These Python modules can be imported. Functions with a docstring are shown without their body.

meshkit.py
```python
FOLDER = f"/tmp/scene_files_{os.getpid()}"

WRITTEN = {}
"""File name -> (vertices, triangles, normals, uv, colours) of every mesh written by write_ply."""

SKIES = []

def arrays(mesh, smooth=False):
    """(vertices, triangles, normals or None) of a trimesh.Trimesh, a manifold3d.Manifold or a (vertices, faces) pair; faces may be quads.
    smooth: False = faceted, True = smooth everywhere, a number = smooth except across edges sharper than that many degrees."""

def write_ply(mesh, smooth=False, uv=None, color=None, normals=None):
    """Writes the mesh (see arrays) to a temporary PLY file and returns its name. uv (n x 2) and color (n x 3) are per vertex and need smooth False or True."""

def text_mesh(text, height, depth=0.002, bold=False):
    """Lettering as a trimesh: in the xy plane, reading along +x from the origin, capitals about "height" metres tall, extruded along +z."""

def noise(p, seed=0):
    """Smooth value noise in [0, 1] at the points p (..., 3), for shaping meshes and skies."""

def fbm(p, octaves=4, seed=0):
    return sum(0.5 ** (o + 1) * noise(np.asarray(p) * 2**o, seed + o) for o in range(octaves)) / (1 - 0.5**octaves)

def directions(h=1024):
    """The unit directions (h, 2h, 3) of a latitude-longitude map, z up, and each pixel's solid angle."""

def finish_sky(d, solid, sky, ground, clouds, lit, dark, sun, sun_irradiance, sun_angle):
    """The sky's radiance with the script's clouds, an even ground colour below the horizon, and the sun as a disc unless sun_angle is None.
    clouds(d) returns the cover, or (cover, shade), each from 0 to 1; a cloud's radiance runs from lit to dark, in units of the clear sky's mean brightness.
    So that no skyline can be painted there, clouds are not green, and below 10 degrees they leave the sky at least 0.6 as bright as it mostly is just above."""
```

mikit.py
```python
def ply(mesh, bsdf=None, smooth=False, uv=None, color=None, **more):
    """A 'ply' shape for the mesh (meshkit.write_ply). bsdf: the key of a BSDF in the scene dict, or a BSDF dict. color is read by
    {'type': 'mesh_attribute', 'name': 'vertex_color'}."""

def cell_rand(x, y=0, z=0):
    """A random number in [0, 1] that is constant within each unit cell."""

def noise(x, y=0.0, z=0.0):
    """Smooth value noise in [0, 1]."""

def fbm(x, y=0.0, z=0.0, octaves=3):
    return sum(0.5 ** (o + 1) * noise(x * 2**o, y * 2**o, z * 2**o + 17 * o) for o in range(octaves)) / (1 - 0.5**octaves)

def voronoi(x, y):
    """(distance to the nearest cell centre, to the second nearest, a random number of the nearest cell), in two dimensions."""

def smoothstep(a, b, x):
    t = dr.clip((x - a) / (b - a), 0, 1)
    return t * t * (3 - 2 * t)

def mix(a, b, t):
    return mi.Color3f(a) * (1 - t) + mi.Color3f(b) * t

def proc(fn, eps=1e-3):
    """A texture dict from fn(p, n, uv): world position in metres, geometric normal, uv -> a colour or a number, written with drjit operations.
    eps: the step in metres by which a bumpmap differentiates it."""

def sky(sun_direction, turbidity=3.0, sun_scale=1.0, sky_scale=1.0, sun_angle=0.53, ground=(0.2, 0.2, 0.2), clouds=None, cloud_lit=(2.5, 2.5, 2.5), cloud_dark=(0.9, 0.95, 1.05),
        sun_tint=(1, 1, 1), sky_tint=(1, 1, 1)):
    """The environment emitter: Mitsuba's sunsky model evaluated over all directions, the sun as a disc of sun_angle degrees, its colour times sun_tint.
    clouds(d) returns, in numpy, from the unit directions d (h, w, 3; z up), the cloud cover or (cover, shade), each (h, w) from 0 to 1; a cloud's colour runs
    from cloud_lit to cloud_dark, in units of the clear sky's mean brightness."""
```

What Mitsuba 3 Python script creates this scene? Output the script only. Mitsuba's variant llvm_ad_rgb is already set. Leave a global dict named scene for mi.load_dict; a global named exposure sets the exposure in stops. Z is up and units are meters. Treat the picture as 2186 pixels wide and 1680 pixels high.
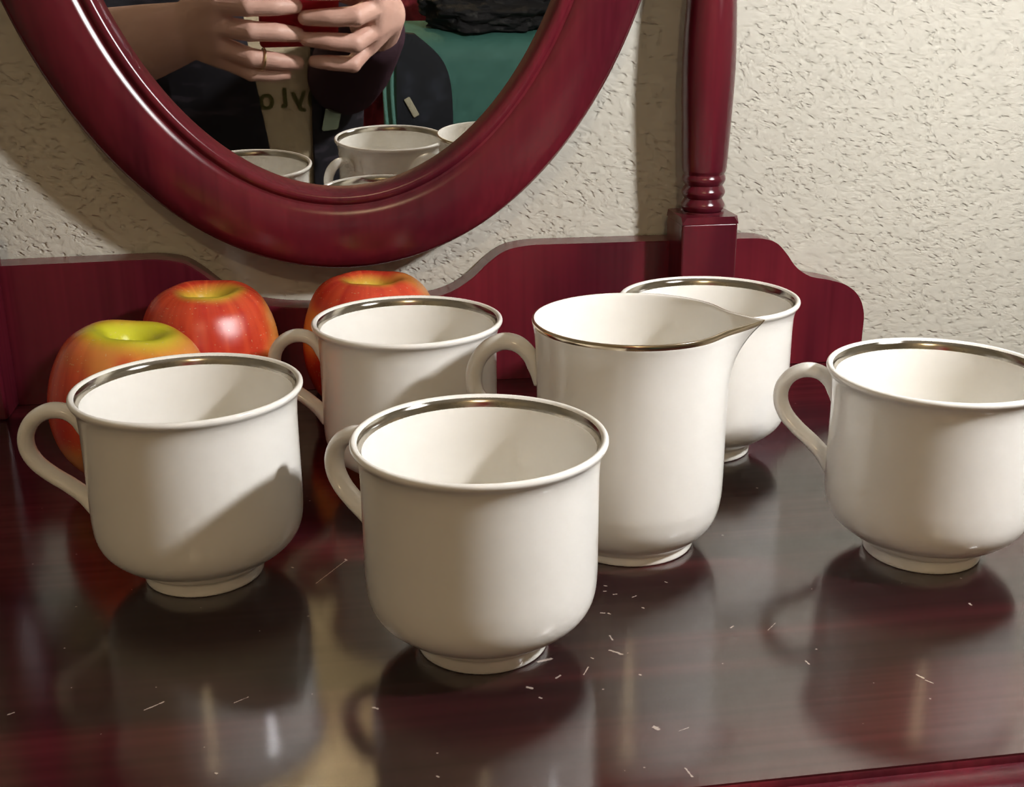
import math, numpy as np, trimesh, manifold3d as m3, mitsuba as mi, drjit as dr
import mikit, meshkit
from mikit import proc, noise, fbm, smoothstep, mix
from shapely.geometry import Polygon

T = mi.ScalarTransform4f
scene, labels = {}, {}

# ------------------------------------------------------------------ camera, lights, exposure
CAM = np.array([-0.00435, -0.64268, 0.21235])
CR = np.array([0.98892, -0.14827, -0.00744])      # camera right
CU = np.array([0.05474, 0.31757, 0.94665])        # camera up
CF = np.array([0.13800, 0.93657, -0.32217])       # camera forward
scene['camera'] = {'type': 'perspective', 'fov': 2 * math.degrees(math.atan(1093 / 2530)), 'fov_axis': 'x', 'near_clip': 0.005, 'far_clip': 50.0,
                   'to_world': T().look_at(origin=CAM.tolist(), target=(CAM + CF).tolist(), up=CU.tolist())}
exposure = 0.06
LAMP_POS = np.array([0.47, -0.475, 0.415]);  LAMP_R = 0.026;  LAMP_RAD = [775, 775, 770]
CEIL_POS = np.array([-0.235, -2.50, 1.49]); CEIL_R = 0.036;  CEIL_RAD = [450, 338, 196]

# ------------------------------------------------------------------ helpers
def V(*a): return np.array(a, float)
def put(key, mesh, bsdf, smooth=30, label=None, cat=None, group=None, kind=None, **more):
    scene[key] = mikit.ply(mesh, bsdf, smooth=smooth, **more)
    tag(key, label, cat, group, kind)
    return key
def tag(key, label=None, cat=None, group=None, kind=None):
    d = {k: v for k, v in (('label', label), ('category', cat), ('group', group), ('kind', kind)) if v}
    if d: labels[key] = d
def lathe(pts, n=96, close=False):
    """surface of revolution about z from (r, z) points; r = 0 ends are closed"""
    p = np.asarray(pts, float); m = len(p)
    a = np.arange(n) * 2 * np.pi / n
    v = np.stack([p[:, 0, None] * np.cos(a), p[:, 0, None] * np.sin(a), np.repeat(p[:, 1, None], n, 1)], -1).reshape(-1, 3)
    f = []
    i = np.arange(n); j = (i + 1) % n
    for k in range(m if close else m - 1):
        a0, b0 = k * n, ((k + 1) % m) * n
        f += [np.stack([a0 + i, a0 + j, b0 + j], 1), np.stack([a0 + i, b0 + j, b0 + i], 1)]
    t = trimesh.Trimesh(v, np.vstack(f), process=False)
    t.merge_vertices(); t.update_faces(t.nondegenerate_faces()); t.remove_unreferenced_vertices()
    return t
def spline(pts, n=8):
    """Catmull-Rom through the points"""
    p = np.asarray(pts, float); q = np.vstack([2 * p[0] - p[1], p, 2 * p[-1] - p[-2]])
    out = []
    for k in range(len(p) - 1):
        a, b, c, d = q[k:k + 4]
        for t in np.arange(n) / n:
            out.append(.5 * (2 * b + (c - a) * t + (2 * a - 5 * b + 4 * c - d) * t * t + (3 * b - a - 3 * c + d) * t ** 3))
    return np.array(out + [p[-1]])
def tube(path, ru, rv=None, up=(0, 0, 1), n=16):
    """tube along a path; ru = radius across (path x up), rv = radius along the normal; closed ends"""
    p = np.asarray(path, float); m = len(p)
    ru = np.broadcast_to(ru, m); rv = ru if rv is None else np.broadcast_to(rv, m)
    d = np.gradient(p, axis=0); d /= np.linalg.norm(d, axis=1, keepdims=True)
    s = np.cross(d, np.asarray(up, float)); s /= np.linalg.norm(s, axis=1, keepdims=True)
    w = np.cross(s, d)
    a = np.arange(n) * 2 * np.pi / n
    v = (p[:, None] + s[:, None] * (ru[:, None] * np.cos(a))[..., None] + w[:, None] * (rv[:, None] * np.sin(a))[..., None]).reshape(-1, 3)
    i = np.arange(n); j = (i + 1) % n; f = []
    for k in range(m - 1):
        f += [np.stack([k * n + i, k * n + j, (k + 1) * n + j], 1), np.stack([k * n + i, (k + 1) * n + j, (k + 1) * n + i], 1)]
    v = np.vstack([v, p[:1], p[-1:]])
    f += [np.stack([j, i, 0 * i + m * n], 1), np.stack([(m - 1) * n + i, (m - 1) * n + j, 0 * i + m * n + 1], 1)]
    t = trimesh.Trimesh(v, np.vstack(f), process=False)
    if t.volume < 0: t.invert()
    return t
def ball(c, r, n=20): return m3.Manifold.sphere(float(r), n).translate([float(x) for x in c])
def ell(c, r, n=28): return m3.Manifold.sphere(1.0, n).scale([float(x) for x in r]).translate([float(x) for x in c])
def hull(*b): return m3.Manifold.batch_hull(list(b))
def chain(pts, rs, n=20):
    b = [ball(p, r, n) for p, r in zip(pts, rs)]
    return m3.Manifold.batch_boolean([hull(x, y) for x, y in zip(b, b[1:])], m3.OpType.Add)
def tm(man):
    m = man.to_mesh(); t = trimesh.Trimesh(np.array(m.vert_properties[:, :3]), np.array(m.tri_verts), process=False); t.merge_vertices(); return t
def soften(man, edge, it=12):
    t = tm(man.refine_to_length(edge)); trimesh.smoothing.filter_taubin(t, iterations=it); return t
def rbox(size, r=0.002, c=(0, 0, 0), n=12):
    x, y, z = (np.asarray(size) / 2 - r)
    return hull(*[ball((sx * x, sy * y, sz * z), r, n) for sx in (-1, 1) for sy in (-1, 1) for sz in (-1, 1)]).translate([float(q) for q in c])
def box(lo, hi):
    lo, hi = V(*lo), V(*hi); t = trimesh.creation.box(hi - lo); t.apply_translation((lo + hi) / 2); return t
def place(mesh, x=0, y=0, z=0, rz=0):
    t = mesh.copy(); t.apply_transform(trimesh.transformations.rotation_matrix(rz, [0, 0, 1])); t.apply_translation([x, y, z]); return t

# ------------------------------------------------------------------ materials
def rgb(*c): return {'type': 'rgb', 'value': list(c)}
def plain(name, c, rough=.5, spec=.5, **k):
    scene[name] = {'type': 'twosided', 'b': {'type': 'principled', 'base_color': c if isinstance(c, dict) else rgb(*c), 'roughness': rough, 'specular': spec, **k}}
def glaze(name, c, alpha=.05, ior=1.5, **k):
    scene[name] = {'type': 'twosided', 'b': {'type': 'roughplastic', 'diffuse_reflectance': c if isinstance(c, dict) else rgb(*c), 'alpha': alpha, 'int_ior': ior, 'nonlinear': False, **k}}

def wall_fn(p, n, uv):
    t = fbm(p.x * 9, p.y * 9 + 3, p.z * 9, 3)
    return mix((.455, .432, .375), (.50, .478, .415), t)
def wall_bump(p, n, uv):
    x, y, z = p.x + p.y, p.y * .3, p.z
    a = fbm(x * 330, y * 230, z * 310, 3)
    b = fbm(x * 620 + 9, y * 300, z * 560, 2)
    v = mikit.voronoi(x * 230 + 1.2 * b, z * 190 + 1.2 * a)
    pit = (1 - smoothstep(.10, .30, v[0])) * dr.select(v[2] > .45, 1., 0.)
    return smoothstep(.32, .52, a) * .4 + b * .15 - pit * 1.0
scene['wall_paint'] = {'type': 'twosided', 'b': {'type': 'bumpmap', 't': proc(wall_bump, 4e-4), 'scale': 0.00062,
                       'b': {'type': 'principled', 'base_color': proc(wall_fn), 'roughness': .6, 'specular': .3}}}
plain('ceiling_paint', (.75, .72, .66), .8)
plain('carpet', proc(lambda p, n, uv: mix((.10, .075, .055), (.17, .13, .10), fbm(p.x * 160, p.y * 160, 0, 2))), .95)

def wood_lines(a, b, c):
    w = a * 26 + fbm(a * 14, b * 2.5, c * 14, 2) * 3.0
    return fbm(w, b * 5, c * 20, 3), fbm(a * 420, b * 9, c * 420, 2)
def mahogany(p, n, uv):
    g, f = wood_lines(p.x, p.z, p.y)
    return mix((.062, .0056, .0125), (.142, .0122, .0210), smoothstep(.25, .8, g)) * (.82 + .36 * f)
glaze('mahogany_lacquer', proc(mahogany), .07, 1.55)
# marks on the table top: scratches and chips of the lacquer, (x, y, x, y, width)
MARKS = None
def top_wood(p, n, uv):
    g, f = wood_lines(p.y, p.x, p.z)
    c = mix((.014, .0034, .0052), (.056, .0066, .0098), smoothstep(.3, .75, g)) * (.7 + .6 * f)
    for x0, y0, x1, y1, w in MARKS:
        dx, dy = x1 - x0, y1 - y0
        t = dr.clip(((p.x - x0) * dx + (p.y - y0) * dy) / (dx * dx + dy * dy), 0, 1)
        e = dr.sqrt(dr.square(p.x - x0 - t * dx) + dr.square(p.y - y0 - t * dy)) + (noise(p.x * 1500, p.y * 1500) - .5) * w * .8
        c = mix(c, (.55, .45, .40), (1 - smoothstep(w * .5, w, e)) * .65)
    sp = mikit.voronoi(p.x * 95, p.y * 95); cellv = dr.abs(sp[2] - .96) * 25
    return mix(c, (.45, .36, .33), dr.select((sp[0] < .012 + .03 * cellv) & (sp[2] > .93), .55, 0.))
MARKS = [
    (-0.0197, -0.2336, -0.0079, -0.2157, 0.00025),
    (0.0863, -0.2574, 0.0873, -0.2575, 0.00040),
    (0.0895, -0.2604, 0.0906, -0.2603, 0.00040),
    (0.0819, -0.2730, 0.0830, -0.2735, 0.00045),
    (0.0843, -0.2737, 0.0850, -0.2745, 0.00045),
    (0.0974, -0.2717, 0.0978, -0.2722, 0.00045),
    (0.0793, -0.2985, 0.0827, -0.3018, 0.00055),
    (0.0720, -0.3021, 0.0725, -0.3028, 0.00040),
    (0.0814, -0.2892, 0.0817, -0.2921, 0.00035),
    (0.0542, -0.3016, 0.0585, -0.3006, 0.00075),
    (0.0582, -0.3124, 0.0597, -0.3112, 0.00050),
    (0.0479, -0.3160, 0.0494, -0.3173, 0.00060),
    (0.0510, -0.3227, 0.0514, -0.3231, 0.00045),
    (0.0826, -0.3439, 0.0835, -0.3450, 0.00080),
    (-0.0724, -0.3099, -0.0669, -0.3061, 0.00035),
    (-0.1140, -0.3055, -0.1125, -0.3047, 0.00040),
    (-0.0476, -0.3456, -0.0472, -0.3459, 0.00040),
    (-0.0013, -0.3198, -0.0002, -0.3207, 0.00055),
    (0.1746, -0.3293, 0.1758, -0.3317, 0.00040),
    (0.1758, -0.3328, 0.1774, -0.3348, 0.00030),
    (0.2154, -0.2879, 0.2155, -0.2890, 0.00045),
    (0.1421, -0.3156, 0.1425, -0.3177, 0.00035),
    (0.0958, -0.2637, 0.0974, -0.2628, 0.00030),
    (0.0861, -0.3649, 0.0870, -0.3689, 0.00035),
    (-0.0292, -0.2187, -0.0286, -0.2192, 0.00040),
    (-0.0085, -0.2152, -0.0079, -0.2162, 0.00045),
    (0.1109, -0.2539, 0.1115, -0.2544, 0.00035),
    (0.0152, -0.3572, 0.0156, -0.3575, 0.00045),
    (-0.0448, -0.3102, -0.0406, -0.3076, 0.00017),
    (0.0973, -0.2269, 0.0980, -0.2287, 0.00030),
    (0.0854, -0.3148, 0.0858, -0.3152, 0.00035),
    (0.0674, -0.3119, 0.0698, -0.3077, 0.00025),
    (0.0876, -0.2531, 0.0885, -0.2536, 0.00035),
    (0.1244, -0.2907, 0.1258, -0.2896, 0.00025),
    (0.0895, -0.3470, 0.0928, -0.3458, 0.00015),
    (0.1368, -0.2943, 0.1410, -0.2901, 0.00015),
]
glaze('mahogany_top', proc(top_wood), .02, 2.2)

def porcelain(p, n, uv):
    c = mi.Color3f(.80, .782, .74)
    for x, y, z, r in ((-.0305, -.2405, .0585, .0009), (.1085, -.2515, .0165, .0006)):
        c = mix(c, (.20, .17, .10), 1 - smoothstep(r * .6, r, dr.norm(p - mi.Point3f(x, y, z))))
    return c
glaze('porcelain', proc(porcelain), .03, 1.5)
scene['silver_band'] = {'type': 'twosided', 'b': {'type': 'roughconductor', 'material': 'none', 'alpha': .04, 'specular_reflectance': rgb(.50, .47, .42)}}
plain('gilt_line', (.55, .46, .33), .14, metallic=1.0)
scene['mirror_silver'] = {'type': 'twosided', 'b': {'type': 'conductor', 'material': 'none', 'specular_reflectance': rgb(.80, .79, .76)}}

def apple_skin(seed, green, reach):
    cx, cy, h, gx, gy = seed
    def fn(p, n, uv):
        x, y, z = p.x - cx, p.y - cy, p.z
        r = dr.sqrt(x * x + y * y); a = dr.atan2(y, x)
        streak = fbm(a * 7 + 40, z * 30, 3.1 + cx * 9, 4)
        patch = fbm(x * 34 + 5, y * 34, z * 30 + cx * 50, 2)
        speck = smoothstep(.83, .9, noise(x * 900, y * 900, z * 900))
        red = mix((.46, .028, .018), (.60, .075, .028), smoothstep(.2, .8, streak))
        red = mix(red, (.66, .27, .06), smoothstep(.46, .74, patch) * .85)
        d = dr.sqrt(dr.square(x - gx) + dr.square(y - gy))
        top = (1 - smoothstep(reach * .55, reach * 1.15, d + (patch - .5) * .012)) * smoothstep(h * .50, h * .60, z)
        c = mix(red, green, top)
        return mix(c, (.75, .55, .30), speck * .25)
    return proc(fn)

plain('skin', proc(lambda p, n, uv: mix((.54, .30, .24), (.64, .40, .33), fbm(p.x * 60, p.y * 60, p.z * 60, 3))), .5, sheen=.2)
plain('hair', (.05, .03, .02), .5)
plain('jacket', proc(lambda p, n, uv: mix((.010, .009, .014), (.035, .028, .040), smoothstep(.55, .75, fbm(p.x * 30, p.y * 30, p.z * 110, 2)))), .9)
plain('sleeve_cloth', (.035, .012, .022), .9)
plain('shirt', proc(lambda p, n, uv: mix((.54, .44, .29), (.62, .52, .36), fbm(p.x * 90, p.y * 90, p.z * 90, 2))), .9)
plain('shirt_print', (.085, .085, .02), .8)
plain('jeans', (.03, .035, .06), .9)
plain('shoe', (.05, .04, .04), .6)
plain('phone_red', (.36, .012, .022), .4)
plain('lens_glass', (.01, .01, .012), .08, clearcoat=1.0)
plain('gold', (.85, .72, .42), .2, metallic=1.0)
plain('sage', (.38, .50, .40), .8)
plain('eye_white', (.8, .78, .74), .3)
plain('teal_cloth', proc(lambda p, n, uv: mix((.045, .155, .13), (.075, .225, .19), fbm(p.x * 60, p.y * 60, p.z * 60, 3))), .7)
plain('teal_trim', (.16, .38, .33), .55)
plain('navy_cloth', proc(lambda p, n, uv: mix((.006, .009, .016), (.022, .028, .045), smoothstep(.5, .8, fbm(p.x * 40, p.y * 40, p.z * 26, 3)))), .6)
plain('tag_cream', (.55, .52, .38), .6)
plain('dark_cloth', proc(lambda p, n, uv: mix((.008, .008, .010), (.05, .05, .05), smoothstep(.62, .8, fbm(p.x * 70, p.y * 70, p.z * 70, 3)))), .8)
plain('crimson_weave', (.24, .018, .035), .85)
plain('bedding', (.10, .075, .065), .9)
plain('lamp_metal', (.20, .18, .15), .35, metallic=1.0)
plain('lamp_shade', (.7, .66, .58), .7)

# ------------------------------------------------------------------ the room
WY = 0.0198                                   # face of the wall behind the dressing table
FZ, CZ = -0.75, 1.65
put('wall_back', box((-1.7, WY, FZ), (1.9, WY + .1, CZ)), 'wall_paint', False, 'cream wall with a pitted sprayed plaster texture behind the mirror', kind='structure')
put('wall_left', box((-1.8, -3.2, FZ), (-1.7, WY + .1, CZ)), 'wall_paint', False, kind='structure')
put('wall_right', box((1.9, -3.2, FZ), (2.0, WY + .1, CZ)), 'wall_paint', False, kind='structure')
put('wall_front', box((-1.8, -3.3, FZ), (2.0, -3.2, CZ)), 'wall_paint', False, kind='structure')
put('floor', box((-1.8, -3.3, FZ - .1), (2.0, WY + .1, FZ)), 'carpet', False, kind='structure')
put('ceiling', box((-1.8, -3.3, CZ), (2.0, WY + .1, CZ + .1)), 'ceiling_paint', False, kind='structure')

# ------------------------------------------------------------------ dressing table
FE, BK, HW = -0.3734, 0.0188, 0.348
D = 'dressing_table'
tag(D, 'dark mahogany dressing table with a scalloped back panel and turned posts', 'dressing table')
put(D + '__top', box((-HW, FE, -.020), (HW, BK, 0)), 'mahogany_top', False, 'dark glossy top with scratches and small chips')
# moulding along the front and the two ends
mp_ = [(-.0002, -.0004), (.0003, -.0012), (.0006, -.0028), (.0014, -.0033), (.0036, -.0034), (.0066, -.0046), (.0095, -.0075), (.0112, -.0115), (.0112, -.0160), (.0095, -.0192), (.0060, -.0215), (0, -.0215)]
rows = []
for e, z in mp_:
    rows.append([(-HW - e, BK, z), (-HW - e, FE - e, z), (HW + e, FE - e, z), (HW + e, BK, z)])
r = np.array(rows); m_, k_ = r.shape[:2]
f_ = [(i * k_ + j, (i + 1) * k_ + j, (i + 1) * k_ + j + 1, i * k_ + j + 1) for i in range(m_ - 1) for j in range(k_ - 1)]
put(D + '__moulding', (r.reshape(-1, 3), np.array(f_)), 'mahogany_lacquer', 40, 'rounded reddish moulding around the edge')
ap = trimesh.util.concatenate([box((-HW + .01, FE + .012, -.115), (HW - .01, FE + .030, -.0215)), box((-HW + .01, FE + .03, -.115), (-HW + .028, BK - .01, -.0215)), box((HW - .028, FE + .03, -.115), (HW - .01, BK - .01, -.0215))])
put(D + '__apron', ap, 'mahogany_lacquer', False)
leg = lathe([(0, 0), (.012, 0), (.015, .02), (.013, .05), (.017, .25), (.021, .5), (.018, .56), (.024, .58), (.024, .60), (.020, .62), (.024, .635), (.024, .7285), (0, .7285)], 32)
for k, (x, y) in enumerate([(-HW + .05, FE + .055), (HW - .05, FE + .055), (-HW + .05, BK - .04), (HW - .05, BK - .04)]):
    put(D + '__leg' + (f'_{k:03d}' if k else ''), place(leg, x, y, FZ), 'mahogany_lacquer', 40)
# back panel: scalloped outline (right half), mirrored
half = spline([(0, .0468), (.020, .0472), (.040, .0490), (.0556, .0528), (.068, .0600), (.078, .0690), (.0875, .0752), (.100, .0776), (.112, .0778)], 6)
half2 = spline([(.222, .0770), (.236, .0764), (.245, .0735), (.2515, .0670), (.258, .0588), (.267, .0530), (.279, .0503), (.290, .0465), (.298, .0395), (.3020, .0290), (.3022, .0150)], 6)
out = np.vstack([half, half2, [(.3022, 0.0)]])
poly = np.vstack([out, (out * [-1, 1])[::-1][:-1]])
# a small rounding on the front and back arris
pg = Polygon(poly).buffer(0)
def ogee(h, inset):
    q = pg.buffer(-inset, join_style=2) if inset else pg
    return m3.CrossSection([np.array(q.exterior.coords)[:-1]], m3.FillRule.EvenOdd)
T_ = BK
pan = m3.Manifold.batch_boolean([ogee(0, .0004).extrude(T_), ogee(0, 0).extrude(T_ - .0012).translate([0, 0, .0006])], m3.OpType.Add)
pt = tm(pan); pv = pt.vertices.copy(); pt.vertices = np.stack([pv[:, 0], T_ - pv[:, 2], pv[:, 1]], 1)
put(D + '__back_panel', pt, 'mahogany_lacquer', 25, 'low scalloped panel along the back')
# posts: square block with shoulders, three beads, vase-shaped shaft, finial
def shaft():
    p = [(0, .0945), (.0118, .0945), (.0118, .0958)]
    for z in (.0990, .1062, .1134):
        p += [(.0102, z - .0034), (.0110, z - .0026), (.0118, z - .0010), (.0120, z), (.0118, z + .0010), (.0110, z + .0024)]
    p += list(spline([(.0113, .1166), (.0122, .1200), (.0131, .1380), (.0140, .1580), (.0143, .1750), (.0138, .1950), (.0124, .2200), (.0108, .2500), (.0100, .2750), (.0106, .2900)], 5))
    for z in (.2960, .3030):
        p += [(.0110, z - .0030), (.0128, z - .0010), (.0128, z + .0010), (.0110, z + .0030)]
    p += [(.0135, .308), (.0150, .312), (.0150, .345), (.0135, .349), (.0110, .355)]
    p += list(spline([(.0106, .360), (.0124, .400), (.0138, .440), (.0128, .480), (.0105, .520), (.0095, .545)], 5)) + [(.013, .552), (.013, .558), (.008, .562)]
    return p
shaft_m = lathe(shaft(), 64)
fin_m = lathe([(0, .560), (.008, .560), (.0075, .566), (.013, .576), (.0165, .588), (.0155, .600), (.010, .610), (.0045, .615), (.0040, .619), (0, .621)], 48)
bl = box((-.0158, -.0158, 0), (.0158, .0158, .0955)); 
blk = hull(rbox((.0316, .0316, .091), .0016, (0, 0, .0455)))
cap = m3.Manifold.cylinder(.004, .0226, .0206, 64).translate([0, 0, .0905])
blk = blk + (cap ^ m3.Manifold.cube([.0316, .0316, .2], True))
blk_m = tm(blk)
for k, x in enumerate((.197, -.197)):
    s = f'_{k:03d}' if k else ''
    put(D + '__post' + s, place(shaft_m, x, -.0082), 'mahogany_lacquer', 40, 'turned post with three beads' if not k else 'turned post at the other end')
    put(D + '__post' + s + '__block', place(blk_m, x, -.0082), 'mahogany_lacquer', 30)
    put(D + '__post' + s + '__finial', place(fin_m, x, -.0082), 'mahogany_lacquer', 40)

# ------------------------------------------------------------------ oval mirror, hung between the posts and leaning forwards a little
MN = V(-.00204, -.99830, -.05833); MN /= np.linalg.norm(MN)
MX = np.cross(V(0, 0, 1), MN); MX /= np.linalg.norm(MX)
if MX[0] < 0: MX = -MX
MZ = np.cross(MN, MX); MZ = MZ if MZ[2] > 0 else -MZ
MO = V(0, -.00852, .12) + MZ * .19637
A0, B0 = .1305, .2010                        # inner edge of the frame
prof = [(-.003, .0005), (-.003, -.0085), (.040, -.0095), (.0435, -.0085), (.0448, -.0050), (.0450, -.0010), (.0440, .0035), (.0415, .0068), (.036, .0092), (.028, .0110), (.020, .0116), (.014, .0108), (.0112, .0094), (.0098, .0082),
        (.0086, .0082), (.0078, .0092), (.0066, .0101), (.0052, .0104), (.0038, .0099), (.0026, .0088), (.0014, .0064), (.0004, .0030), (0, .0005)]
ts = np.linspace(0, 2 * np.pi, 240, endpoint=False)
E_ = np.stack([A0 * np.cos(ts), B0 * np.sin(ts)], 1)
N_ = np.stack([B0 * np.cos(ts), A0 * np.sin(ts)], 1); N_ /= np.linalg.norm(N_, axis=1, keepdims=True)
vv = []
for s, h in prof:
    q = E_ + N_ * s
    vv.append(MO + q[:, :1] * MX + q[:, 1:] * MZ + h * MN)
vv = np.array(vv); m_, k_ = vv.shape[:2]
ff = [(i * k_ + j, i * k_ + (j + 1) % k_, ((i + 1) % m_) * k_ + (j + 1) % k_, ((i + 1) % m_) * k_ + j) for i in range(m_) for j in range(k_)]
fr = trimesh.Trimesh(vv.reshape(-1, 3), np.vstack([np.array(ff)[:, [0, 1, 2]], np.array(ff)[:, [0, 2, 3]]]), process=False)
if fr.volume < 0: fr.invert()
tag('oval_mirror', 'oval mirror in a mahogany frame hanging between the posts of the dressing table', 'mirror')
put('oval_mirror__frame', fr, 'mahogany_lacquer', 35, 'broad glossy red mahogany frame with a beaded inner edge')
q = E_ + N_ * (-.0028) ; q = np.vstack([E_ + N_ * .0010, [[0, 0]]])
gv = MO + q[:, :1] * MX + q[:, 1:] * MZ + .0006 * MN
gi = np.arange(len(ts))
gb = gv - MN * .003
gf = [np.stack([gi, (gi + 1) % 240, 0 * gi + 240], 1), np.stack([(gi + 1) % 240 + 241, gi + 241, 0 * gi + 481], 1), np.stack([gi, gi + 241, (gi + 1) % 240], 1), np.stack([(gi + 1) % 240, gi + 241, (gi + 1) % 240 + 241], 1)]
put('oval_mirror__glass', (np.vstack([gv, gb]), np.vstack(gf)), 'mirror_silver', False, 'reflecting glass')
for k, sx in enumerate((1, -1)):
    p0 = MO + MX * sx * .174 + MN * -.002; p1 = V(sx * .1830, -.0082, p0[2])
    put('oval_mirror__pivot' + (f'_{k:03d}' if k else ''), tube(np.linspace(p0, p1, 4), .005, up=(0, 1, 0)), 'gilt_line', 40)

# ------------------------------------------------------------------ cups
KR = 1.022
out_p = [(0, .0012), (.0192, .0012), (.0196, .0000), (.0211, .0000), (.0219, .0008), (.0222, .0036), (.0228, .0056), (.0252, .0074), (.0287, .0099), (.0322, .0125), (.0350, .0153), (.0368, .0184), (.0378, .0222), (.0382, .0270), (.0383, .0330), (.0383, .0580),
         (.0384, .0640), (.0386, .0676), (.0391, .0704), (.0399, .0724), (.0408, .0736), (.04115, .0746), (.0409, .0755), (.0402, .0759), (.0394, .0757), (.0387, .0750)]
band_p = [(.0387, .0750), (.0381, .0741), (.0377, .0731), (.0374, .0719)]
in_p = [(.0374, .0719), (.0370, .0695), (.0366, .0660), (.0363, .0620), (.0362, .0550), (.0361, .0330), (.0354, .0240), (.0338, .0180), (.0300, .0135), (.0240, .0105), (.0150, .0092), (0, .0090)]
out_p, band_p, in_p = ([(r * KR, z) for r, z in q] for q in (out_p, band_p, in_p))
def fine(p, n=4): return list(spline(p, n))
cup_out = lathe([out_p[0], out_p[1]] + fine(out_p[1:], 3)[1:], 128)
cup_in = lathe(fine(in_p, 3), 128)
cup_body = trimesh.util.concatenate([cup_out, cup_in])
cup_band = lathe(fine(band_p, 3), 128)
def handle(pts, thick, wide, n=8):
    c = spline(pts, n); p = np.stack([c[:, 0], 0 * c[:, 0], c[:, 1]], 1)
    tt = np.linspace(0, 1, len(p))
    wd = np.interp(tt, [0, .1, .3, .7, .92, 1], np.array([.55, .75, 1, 1, 1.05, 1.25]) * wide)
    th = np.interp(tt, [0, .1, .3, .8, 1], np.array([.5, .9, 1, .9, 1.0]) * thick)
    return tube(p, wd, th, up=(0, 0, 1), n=20) if False else tube_y(p, wd, th)
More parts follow.
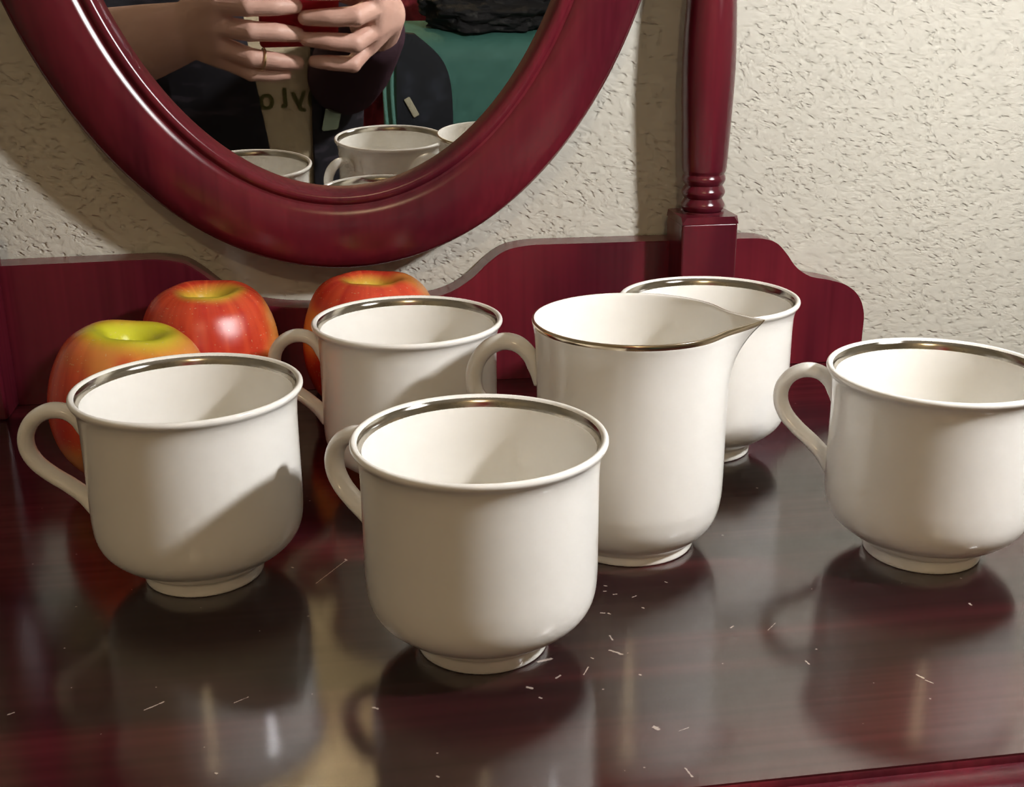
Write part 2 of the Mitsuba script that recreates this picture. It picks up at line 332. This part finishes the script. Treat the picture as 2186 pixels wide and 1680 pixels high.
def tube_y(p, wd, th, n=20):
    """tube lying in the xz plane; wd = half width along y, th = half thickness in the plane"""
    d = np.gradient(p, axis=0); d /= np.linalg.norm(d, axis=1, keepdims=True)
    s = np.array([0, 1.0, 0])[None].repeat(len(p), 0); w = np.cross(s, d)
    a = np.arange(n) * 2 * np.pi / n
    v = (p[:, None] + s[:, None] * (wd[:, None] * np.cos(a))[..., None] + w[:, None] * (th[:, None] * np.sin(a))[..., None]).reshape(-1, 3)
    i = np.arange(n); j = (i + 1) % n; f = []
    for k in range(len(p) - 1):
        f += [np.stack([k * n + i, k * n + j, (k + 1) * n + j], 1), np.stack([k * n + i, (k + 1) * n + j, (k + 1) * n + i], 1)]
    v = np.vstack([v, p[:1], p[-1:]]); m = len(p)
    f += [np.stack([j, i, 0 * i + m * n], 1), np.stack([(m - 1) * n + i, (m - 1) * n + j, 0 * i + m * n + 1], 1)]
    t = trimesh.Trimesh(v, np.vstack(f), process=False)
    if t.volume < 0: t.invert()
    return t
cup_handle = handle([(.0391, .0530), (.0400, .0580), (.0424, .0628), (.0468, .0658), (.0530, .0658), (.0588, .0624), (.0622, .0568), (.0624, .0508), (.0596, .0452), (.0544, .0404), (.0484, .0362), (.0430, .0316), (.0388, .0264)], .0030, .0042)
CUPS = [
    ('F', (.0375, -.2850), 34, 'white teacup standing nearest, in front of the cream jug'),
    ('L', (-.0622, -.2160), 17, 'white teacup in front of the greenish apple, leftmost of the cups'),
    ('M', (.0239, -.1361), 14, 'white teacup standing in front of the apple under the mirror'),
    ('B', (.1662, -.1213), 55, 'white teacup half hidden behind the spout of the cream jug'),
    ('R', (.2187, -.2435), 14, 'white teacup standing alone at the right edge'),
]
def left_of(x, y, back):
    """direction to the left as seen from the camera, turned away from it by so many degrees"""
    v = V(x, y) - CAM[:2]; a = math.atan2(v[1], v[0]) + math.pi / 2 - math.radians(back); return a
for k, (nm, (x, y), back, lab) in enumerate(CUPS):
    key = 'teacup' + (f'_{k:03d}' if k else ''); a = left_of(x, y, back)
    tag(key, lab, 'cup', 'white teacups with a silver band')
    put(key + '__body', place(cup_body, x, y, 0), 'porcelain', 50)
    put(key + '__silver_band', place(cup_band, x, y, 0), 'silver_band', True, 'silver band inside the rim')
    put(key + '__handle', place(cup_handle, x, y, 0, a), 'porcelain', True)

# ------------------------------------------------------------------ cream jug
jx, jy = .1060, -.2148
HC = .0929
jo = [(0, .0014), (.0236, .0014), (.0240, .0000), (.0254, .0000), (.0262, .0008), (.0263, .0032), (.0272, .0046), (.0305, .0075), (.0335, .0110), (.0356, .0155), (.0366, .0210), (.0370, .0280), (.0371, .0600), (.0374, .0780), (.0381, .0870), (.0387, .0905), (.0388, .0913)]
jl = [(.0388, .0913), (.0390, .0922), (.0389, .0930), (.0386, .0934), (.0382, .0934)]
ji = [(.0382, .0934), (.0375, .0925), (.0368, .0880), (.0362, .0800), (.0354, .0600), (.0353, .0280), (.0345, .0190), (.0310, .0130), (.0240, .0100), (.0120, .0090), (0, .0088)]
SPA = left_of(jx, jy, 0) + math.pi - math.radians(4)
def spout(mesh):
    t = mesh.copy(); v = t.vertices; r = np.hypot(v[:, 0], v[:, 1]); a = np.arctan2(v[:, 1], v[:, 0])
    hz = np.clip((v[:, 2] - .066) / (.0934 - .066), 0, 1)
    wid = .30 + .10 * (1 - hz)
    g = np.exp(-(a / wid) ** 2 / 1.0)
    tip = np.exp(-np.abs(a) / .17)
    push = (.0030 * g + .0078 * tip * g ** .3) * hz ** 2.2
    lift = .0009 * tip * hz ** 2
    side = -.0012 * np.exp(-((np.abs(a) - .42) / .22) ** 2) * hz ** 2
    rr = np.where(r > .03, r + push + side, r)
    t.vertices = np.stack([rr * np.cos(a), rr * np.sin(a), v[:, 2] + lift], 1); return t
jbody = spout(trimesh.util.concatenate([lathe([jo[0], jo[1]] + fine(jo[1:], 3)[1:], 180), lathe(fine(ji, 4), 180)]))
jlip = spout(lathe(fine(jl, 3), 180))
tag('cream_jug', 'tall white cream jug with a pouring lip and thin gilt rim among the cups', 'jug')
put('cream_jug__body', place(jbody, jx, jy, 0, SPA), 'porcelain', 50)
put('cream_jug__gilt_rim', place(jlip, jx, jy, 0, SPA), 'gilt_line', True, 'thin gilt line along the rim')
jh = handle([(.0372, .0640), (.0382, .0700), (.0404, .0756), (.0450, .0800), (.0512, .0810), (.0576, .0778), (.0620, .0718), (.0636, .0650), (.0624, .0585), (.0572, .0530), (.0520, .0470), (.0450, .0400), (.0400, .0340), (.0368, .0270)], .0034, .0046)
put('cream_jug__handle', place(jh, jx, jy, 0, left_of(jx, jy, 6)), 'porcelain', True)

# ------------------------------------------------------------------ apples
def apple(r, h, tilt, tdir, seed):
    th = np.linspace(0, np.pi, 60); ph = np.linspace(0, 2 * np.pi, 96, endpoint=False)
    # meridian: dimple at the top (stem end) and a shallower one below
    prof = spline([(0, .74), (.06, .755), (.15, .83), (.28, .945), (.44, 1.0), (.62, .985), (.81, .895), (.95, .72), (1.0, .53), (.97, .36), (.86, .20), (.68, .075), (.48, .01), (.34, 0), (.20, .03), (.08, .075), (0, .085)], 6)
    rr = prof[:, 0] * r; zz = prof[:, 1] * h
    v = np.stack([rr[:, None] * np.cos(ph), rr[:, None] * np.sin(ph), np.repeat(zz[:, None], 96, 1)], -1)
    w = np.clip(prof[:, 0], 0, 1)[:, None]
    lob = 1 + .010 * np.cos(5 * ph + seed)[None] * w + .02 * np.cos(2 * ph + seed * 2)[None] * w
    v[..., :2] *= lob[..., None]
    v[..., 2] += .0005 * np.cos(5 * ph + seed)[None] * w * (prof[:, 1] > .8)[:, None]
    n = 96; m = len(prof); i = np.arange(n); j = (i + 1) % n; f = []
    for k in range(m - 1): f += [np.stack([k * n + i, k * n + j, (k + 1) * n + j], 1), np.stack([k * n + i, (k + 1) * n + j, (k + 1) * n + i], 1)]
    t = trimesh.Trimesh(v.reshape(-1, 3), np.vstack(f), process=False); t.merge_vertices(); t.update_faces(t.nondegenerate_faces()); t.remove_unreferenced_vertices()
    if t.volume < 0: t.invert()
    t.apply_transform(trimesh.transformations.rotation_matrix(tilt, [-math.sin(tdir), math.cos(tdir), 0]))
    t.apply_translation([0, 0, -t.vertices[:, 2].min()])
    return t
APPLES = [
    ('apple', (-.1065, -.1115), .0360, .0675, .13, .1, 1, (.56, .55, .03), .025, (.010, -.002), 'red apple with a broad lime green top behind the leftmost cup'),
    ('apple_001', (-.0725, -.0430), .0355, .0705, .03, -.9, 2, (.62, .50, .05), .0165, (.004, -.006), 'red apple in the middle of the three, with a yellow dimple'),
    ('apple_002', (.0100, -.0400), .0355, .0715, .03, .4, 3, (.60, .52, .06), .0150, (.002, -.003), 'orange red apple under the mirror, behind a teacup'),
]
for key, (x, y), r, h, tl, td, sd, green, reach, go, lab in APPLES:
    glaze('skin_' + key, apple_skin((x, y, h, go[0], go[1]), green, reach), .12, 1.5)
    tag(key, lab, 'apple', 'apples')
    put(key, place(apple(r, h, tl, td, sd), x, y, 0), 'skin_' + key, True)
    tag(key, lab, 'apple', 'apples')

# ------------------------------------------------------------------ lamps
b = trimesh.creation.icosphere(4, LAMP_R); b.apply_translation(LAMP_POS)
scene['standing_lamp__bulb'] = mikit.ply(b, None, smooth=True, emitter={'type': 'area', 'radiance': rgb(*LAMP_RAD)})
tag('standing_lamp', 'slim metal standing lamp with a bare globe bulb beside the dressing table', 'lamp')
x, y, z = LAMP_POS
put('standing_lamp__socket', place(lathe([(0, -.072), (.006, -.072), (.014, -.066), (.017, -.030), (.014, -.0230), (0, -.0230)], 32), x, y, z), 'lamp_metal', 35)
put('standing_lamp__pole', place(lathe([(0, FZ + .02), (.007, FZ + .02), (.007, z - .071), (0, z - .071)], 24), x, y, 0), 'lamp_metal', 40)
put('standing_lamp__base', place(lathe([(0, 0), (.12, 0), (.122, .006), (.11, .014), (.02, .022), (0, .022)], 64), x, y, FZ), 'lamp_metal', 40)
x, y, z = CEIL_POS
b = trimesh.creation.icosphere(4, CEIL_R); b.apply_translation(CEIL_POS)
scene['ceiling_lamp__bulb'] = mikit.ply(b, None, smooth=True, emitter={'type': 'area', 'radiance': rgb(*CEIL_RAD)})
tag('ceiling_lamp', 'small bare bulb under the ceiling of the room', 'lamp')
put('ceiling_lamp__fitting', place(lathe([(0, .0345), (.018, .0345), (.024, .045), (.055, CZ - z - .030), (.055, CZ - z - .012), (.055, CZ - z), (0, CZ - z)], 48), x, y, z), 'lamp_metal', 40)
# ------------------------------------------------------------------ the photographer, seen in the mirror: phone, hands, jacket over a printed shirt
def cam(a, b, w): return CAM + a * CR + b * CU + w * CF
def frame_mesh(mesh, o):
    M = np.eye(4); M[:3, 0], M[:3, 1], M[:3, 2], M[:3, 3] = CR, CU, CF, o
    t = mesh.copy(); t.apply_transform(M); return t
PH = cam(-.023, -.0625, -.0095)
put('phone__case', frame_mesh(tm(rbox((.082, .165, .010), .0045, n=20)), PH), 'phone_red', 40, 'red case')
put('phone__lens', frame_mesh(lathe([(0, 0), (.0062, 0), (.0068, .0006), (.0068, .0012), (.0050, .0013), (.0044, .0007), (0, .0007)], 32), cam(0, 0, -.0046)), 'lens_glass', 40, 'round camera lens')
put('phone__screen', frame_mesh(box((-.037, -.077, -.0062), (.037, .077, -.0049)), PH), 'lens_glass', False, 'dark screen')
tag('phone', 'red phone held up in both hands, reflected in the oval mirror', 'phone')

SK = m3.OpType.Add
def hand(s):
    """s = -1: left hand, +1: right hand, wrapped around the phone; a = right, b = up, w = towards the mirror"""
    P = lambda a, b, w: cam(a, b, w)
    if s < 0:
        kn = [(-.104, -.094, -.004), (-.108, -.117, -.004), (-.107, -.139, -.006), (-.101, -.158, -.010)]
        mid = [(-.078, -.088, .014), (-.076, -.114, .015), (-.076, -.144, .014), (-.076, -.163, .010)]
        dis = [(-.050, -.090, .012), (-.047, -.118, .012), (-.049, -.150, .012), (-.056, -.167, .009)]
        tip = [(-.029, -.093, .006), (-.027, -.1235, .007), (-.028, -.1555, .007), (-.040, -.168, .007)]
        wrist = (-.136, -.146, -.050)
        thumb = [(-.112, -.128, -.034), (-.092, -.108, -.040), (-.070, -.098, -.032), (-.048, -.094, -.024)]
    else:
        kn = [(.052, -.078, -.004), (.056, -.101, -.004), (.055, -.127, -.006), (.048, -.150, -.010)]
        mid = [(.030, -.072, .015), (.031, -.100, .017), (.031, -.130, .017), (.030, -.156, .013)]
        dis = [(.003, -.074, .014), (.003, -.101, .016), (.003, -.127, .016), (.003, -.153, .013)]
        tip = [(-.018, -.078, .008), (-.0195, -.1035, .011), (-.0185, -.1270, .011), (-.010, -.1530, .010)]
        wrist = (.074, -.135, -.056)
        thumb = [(.058, -.122, -.036), (.042, -.106, -.042), (.022, -.096, -.034), (.002, -.092, -.025)]
    r0 = [.0112, .0114, .0108, .0098]; r1 = [.0100, .0103, .0098, .0086]; r2 = [.0092, .0094, .0090, .0078]; r3 = [.0074, .0076, .0074, .0064]
    parts = []
    palm = [ball(P(*k), r + .001) for k, r in zip(kn, r0)]
    wr = ball(P(*wrist), .024); wr2 = ball(P(wrist[0] + s * -.008, wrist[1] + .02, wrist[2] + .004), .019)
    th0 = ball(P(*thumb[0]), .017)
    parts += [hull(palm[0], palm[1], wr, wr2), hull(palm[1], palm[2], wr), hull(palm[2], palm[3], wr), hull(th0, wr, palm[0])]
    for k in range(4):
        parts.append(chain([P(*kn[k]), P(*mid[k]), P(*dis[k]), P(*tip[k])], [r0[k], r1[k], r2[k], r3[k]]))
        parts.append(ball(P(*mid[k]), r1[k] + .0007))
    parts.append(chain([P(*t) for t in thumb], [.0165, .0122, .0112, .0085]))
    return m3.Manifold.batch_boolean(parts, SK), P(*wrist), P(*tip[1]), P(*dis[2]), P(*mid[2])
lh, lw, _, ldis, lmid = hand(-1)
rh, rw, *_ = hand(1)
CXB, CYB = -.125, -1.00                                # middle of the body
shl, shr = V(-.278, -1.00, .100), V(.022, -1.00, .100)
ell_, elr = V(-.335, -.845, .030), V(.012, -.935, .002)
hipl, hipr = V(CXB - .085, -1.08, -.345), V(CXB + .085, -1.08, -.345)
knl, knr = V(CXB - .15, -.64, -.345), V(CXB + .15, -.64, -.345)
anl, anr = V(CXB - .14, -.70, -.680), V(CXB + .14, -.70, -.680)
def mid_(a, b, t): return a * (1 - t) + b * t
def limb(a, b, rs):
    return chain([mid_(a, b, t) for t in np.linspace(0, 1, len(rs))], rs, 24)
head_c = V(CXB - .03, -.985, .320)
torso = [hull(ell((CXB, -1.06, -.34), (.165, .105, .09)), ell((CXB, -1.05, -.18), (.140, .095, .08))), hull(ell((CXB, -1.05, -.18), (.140, .095, .08)), ell((CXB, -1.01, .04), (.155, .098, .10))),
         hull(ell((CXB, -1.01, .04), (.155, .098, .10)), ball(shl, .055), ball(shr, .055), ell((CXB, -1.01, .115), (.07, .06, .05)))]
neck = chain([V(CXB, -1.01, .11), V(CXB - .025, -1.00, .25)], [.060, .052], 24)
head = [ell(head_c + V(0, -.005, .03), (.076, .094, .098)), hull(ell(head_c + V(0, .02, -.02), (.064, .066, .06)), ell(head_c + V(0, .052, -.088), (.026, .022, .02))),
        hull(ball(head_c + V(0, .088, .015), .008), ball(head_c + V(0, .106, -.028), .0105), ball(head_c + V(-.012, .092, -.034), .007), ball(head_c + V(.012, .092, -.034), .007)),
        hull(ell(head_c + V(-.016, .086, -.062), (.010, .008, .005)), ell(head_c + V(.016, .086, -.062), (.010, .008, .005)), ell(head_c + V(0, .091, -.062), (.012, .008, .0065)))]
for s in (-1, 1):
    head.append(ell(head_c + V(s * .077, -.012, -.005), (.010, .020, .031)))
    head.append(hull(ball(head_c + V(s * .018, .085, .034), .007), ball(head_c + V(s * .045, .076, .034), .007)))
arms = [limb(shl, ell_, [.052, .050, .046, .041]), limb(ell_, lw, [.044, .050, .047, .039, .030]), limb(shr, elr, [.052, .050, .046, .041]), limb(elr, rw, [.041, .045, .040, .032, .026])]
legs = [limb(hipl, knl, [.088, .080, .070, .058]), limb(hipr, knr, [.088, .080, .070, .058]), limb(knl, anl, [.056, .058, .048, .038]), limb(knr, anr, [.056, .058, .048, .038])]
feet = []
for an in (anl, anr):
    feet.append(hull(ball(an, .036), ball(an + V(0, -.02, -.035), .030), ball(an + V(0, .14, -.045), .022)))
coarse = m3.Manifold.batch_boolean(torso + [neck] + head + arms + legs + feet, SK)
hands = m3.Manifold.batch_boolean([lh, rh], SK)
body = m3.Manifold.batch_boolean([coarse, hands], SK).refine_to_length(.0048)
bm = tm(body)
bm.merge_vertices()
trimesh.smoothing.filter_taubin(bm, lamb=.5, nu=.52, iterations=10)
tag('person', 'person in a dark jacket over a tan printed shirt, reflected in the oval mirror', 'person')
put('person__body', bm, 'skin', True)
RG = trimesh.geometry.align_vectors([0, 0, 1], (ldis - lmid) / np.linalg.norm(ldis - lmid)); RG[:3, 3] = lmid * .55 + ldis * .45
put('person__ring', trimesh.creation.torus(.0106, .0012, 32, 10, transform=RG), 'gold', True, 'thin ring on the left hand')
hair = m3.Manifold.batch_boolean([ell(head_c + V(0, -.022, .045), (.088, .098, .098)), hull(ell(head_c + V(0, -.06, 0), (.082, .055, .09)), ell(head_c + V(0, -.055, -.13), (.06, .03, .03)))], SK)
hair = hair - ell(head_c + V(0, .09, -.035), (.068, .085, .098))
put('person__hair', soften(hair, .012, 6), 'hair', True)
for k, s in enumerate((-1, 1)):
    put('person__eye' + (f'_{k:03d}' if k else ''), tm(ell(head_c + V(s * .031, .080, .012), (.0125, .0085, .0065))), 'eye_white', True)
    put('person__eye' + (f'_{k:03d}' if k else '') + '__iris', tm(ell(head_c + V(s * .031, .0862, .0112), (.0052, .0030, .0052))), 'hair', True, 'dark iris')
# shirt and open jacket
def grow(parts): return m3.Manifold.batch_boolean(parts, SK)
def tor(g):
    return [hull(ell((CXB, -1.06, -.34), (.165 + g, .105 + g, .09 + g)), ell((CXB, -1.05, -.18), (.140 + g, .095 + g, .08 + g))), hull(ell((CXB, -1.05, -.18), (.140 + g, .095 + g, .08 + g)), ell((CXB, -1.01, .04), (.155 + g, .098 + g, .10 + g))),
            hull(ell((CXB, -1.01, .04), (.155 + g, .098 + g, .10 + g)), ball(shl, .055 + g), ball(shr, .055 + g), ell((CXB, -1.01, .115), (.07, .06, .04 + g)))]
cutneck = ell((CXB, -.985, .20), (.072, .075, .07))
shirt = grow(tor(.005)) - cutneck - m3.Manifold.cube([1, 1, .2], True).translate([0, -1, -.52])
put('person__shirt', soften(shirt, .018, 6), 'shirt', True, 'tan shirt printed with green letters')
jk = grow(tor(.013) + [limb(shl, mid_(shl, ell_, .75), [.064, .061, .056]), limb(shr, elr, [.057, .054, .050, .047])]) - cutneck - m3.Manifold.cube([1, 1, .2], True).translate([0, -1, -.50])
# the opening down the front, narrowing to the hem (seen between x = -.10 and x = -.035)
op = m3.CrossSection([np.array([(-.125, .30), (-.101, .02), (-.088, -.09), (-.074, -.30), (-.070, -.42), (-.052, -.42), (-.042, -.30), (-.034, -.09), (-.030, .02), (-.022, .30)])]).extrude(.5)
op = op.rotate([90, 0, 0]).translate([0, -.55, 0])
jk = jk - op
put('person__jacket', soften(jk, .018, 4), 'jacket', 50, 'dark open jacket')
put('person__jacket_sleeve', soften(limb(elr, mid_(elr, rw, .72), [.048, .049, .045, .040]), .012, 4), 'sleeve_cloth', True, 'maroon sleeve')
# lettering on the chest, facing the mirror (+y), reading from the wearer's right to the left
SH = tm(shirt)
def front(mesh, x, z):
    """y of the front of a garment"""
    o = np.stack([x, 0 * x - .5, z], 1); d = np.tile([0, -1.0, 0], (len(x), 1))
    loc, ri, _ = mesh.ray.intersects_location(o, d, multiple_hits=False); y = np.full(len(x), -.9); y[ri] = loc[:, 1]; return y
let = []
for ch, lx in (('a', -.0275), ('y', -.0475), ('l', -.0660), ('o', -.0875)):
    g = meshkit.text_mesh(ch, .0245, .02, True); tv = g.vertices.copy()
    tv[:, 0] -= g.bounds[:, 0].mean()
    x_, z_ = lx - tv[:, 0], -.034 + tv[:, 1]
    g = trimesh.Trimesh(np.stack([x_, front(SH, x_, z_) + np.where(tv[:, 2] > .01, .0025, -.002), z_], 1), g.faces, process=False)
    if g.volume < 0: g.invert()
    let.append(g)
put('person__lettering', trimesh.util.concatenate(let), 'shirt_print', False, 'green lettering across the chest')
JK = tm(jk)
pq = tm(m3.CrossSection([np.array([(-.019, -.066), (-.002, -.067), (.004, -.042), (-.012, -.036)])]).offset(.002, m3.JoinType.Round).extrude(.006).refine_to_length(.006)); v = pq.vertices.copy()
pq.vertices = np.stack([v[:, 0], front(JK, v[:, 0], v[:, 1]) + .001 + (.006 - v[:, 2]), v[:, 1]], 1)
put('person__pocket_cloth', pq, 'sage', 30, 'sage green patch on the jacket front')
put('person__jeans', soften(grow([limb(hipl, knl, [.096, .088, .078, .066]), limb(hipr, knr, [.096, .088, .078, .066]), limb(knl, anl, [.064, .066, .058, .050]), limb(knr, anr, [.064, .066, .058, .050]), ell((CXB, -1.065, -.345), (.175, .115, .085))]), .02, 5), 'jeans', True)
for k, an in enumerate((anl, anr)):
    sh = hull(ball(an + V(0, 0, -.005), .043), ball(an + V(0, -.025, -.036), .034), ball(an + V(0, .150, -.046), .0235))
    sh = sh ^ m3.Manifold.cube([1, 1, 1], True).translate([float(an[0]), float(an[1]), FZ + .5])
    put('person__shoe' + (f'_{k:03d}' if k else ''), soften(sh, .012, 3), 'shoe', 40)
put('stool__seat', tm(rbox((.48, .44, .10), .03, (CXB, -1.10, -.487))), 'bedding', 40)
for k, (sx, sy) in enumerate(((-1, -1), (1, -1), (-1, 1), (1, 1))):
    put('stool__leg' + (f'_{k:03d}' if k else ''), tm(m3.Manifold.cylinder(.215, .016, .022, 24).translate([CXB + sx * .19, -1.10 + sy * .17, FZ])), 'lamp_metal', 40)
tag('stool', 'low padded stool that the person taking the photo sits on', 'stool')

# ------------------------------------------------------------------ bed behind, with a teal suitcase, dark clothes and red cloth, all seen in the mirror
put('bed__base', box((-.25, -3.0, FZ), (1.6, -1.36, -.52)), 'bedding', False)
put('bed__mattress', tm(rbox((1.86, 1.66, .22), .05, (.675, -2.18, -.41))), 'bedding', 40)
tag('bed', 'low bed with dark covers behind the person', 'bed')
bz = -.30
case_b = rbox((.36, .24, .265), .045, (.268, -1.60, bz + .1325), n=24)
put('suitcase__body', tm(case_b), 'teal_cloth', 40, 'teal body')
fy = -1.478
pk = m3.CrossSection([np.array(list(spline([(.108, bz + .03), (.107, bz + .15), (.110, bz + .270)], 4)) + list(spline([(.135, bz + .268), (.168, bz + .240), (.186, bz + .215), (.195, bz + .175), (.197, bz + .10), (.196, bz + .03)], 5)))], m3.FillRule.NonZero)
if pk.area() <= 0: raise ValueError
pkm = tm(pk.offset(.004, m3.JoinType.Round).extrude(.016)); v = pkm.vertices.copy(); pkm.vertices = np.stack([v[:, 0], fy - .006 + (.016 - v[:, 2]), v[:, 1]], 1)
put('suitcase__pocket', pkm, 'navy_cloth', 30, 'black front pocket')
for k, x0 in enumerate((.096, .083)):
    put('suitcase__piping' + (f'_{k:03d}' if k else ''), tube(spline([(x0 + .012, fy + .004, bz + .025), (x0 + .004, fy + .004, bz + .10), (x0, fy + .003, bz + .17), (x0 + .002, fy + .001, bz + .235)], 6), .0034, up=(0, 1, 0), n=10), 'teal_trim', True, 'pale teal piping')
pt_ = tm(rbox((.0115, .004, .036), .0018)); pt_.apply_transform(trimesh.transformations.rotation_matrix(math.radians(-28), [0, 1, 0])); pt_.apply_translation([.1285, fy + .014, bz + .150])
put('suitcase__zip_tag', pt_, 'tag_cream', 40, 'cream zip tag')
tag('suitcase', 'teal soft suitcase with a black pocket standing on the bed, reflected in the mirror', 'suitcase')
def pile(key, c, r, seed, bsdf, lab, cat):
    t = trimesh.creation.icosphere(5); v = t.vertices.copy()
    n = meshkit.fbm(v * 2.6 + seed, 4, seed) - .5
    v = v * (1 + .75 * n)[:, None] * np.array(r)
    v[:, 2] = np.maximum(v[:, 2], -r[2] * .6)
    t.vertices = v + np.array(c) + [0, 0, r[2] * .6]
    put(key, t, bsdf, 50, lab, cat)
pile('folded_clothes', (.285, -1.585, bz + .268), (.125, .095, .060), 3, 'dark_cloth', 'heap of dark clothes lying on top of the teal suitcase', 'clothes')
pile('red_cloth', (.105, -1.84, bz), (.085, .10, .24), 5, 'crimson_weave', 'red cloth heaped on the bed behind the person, left of the teal suitcase', 'cloth')
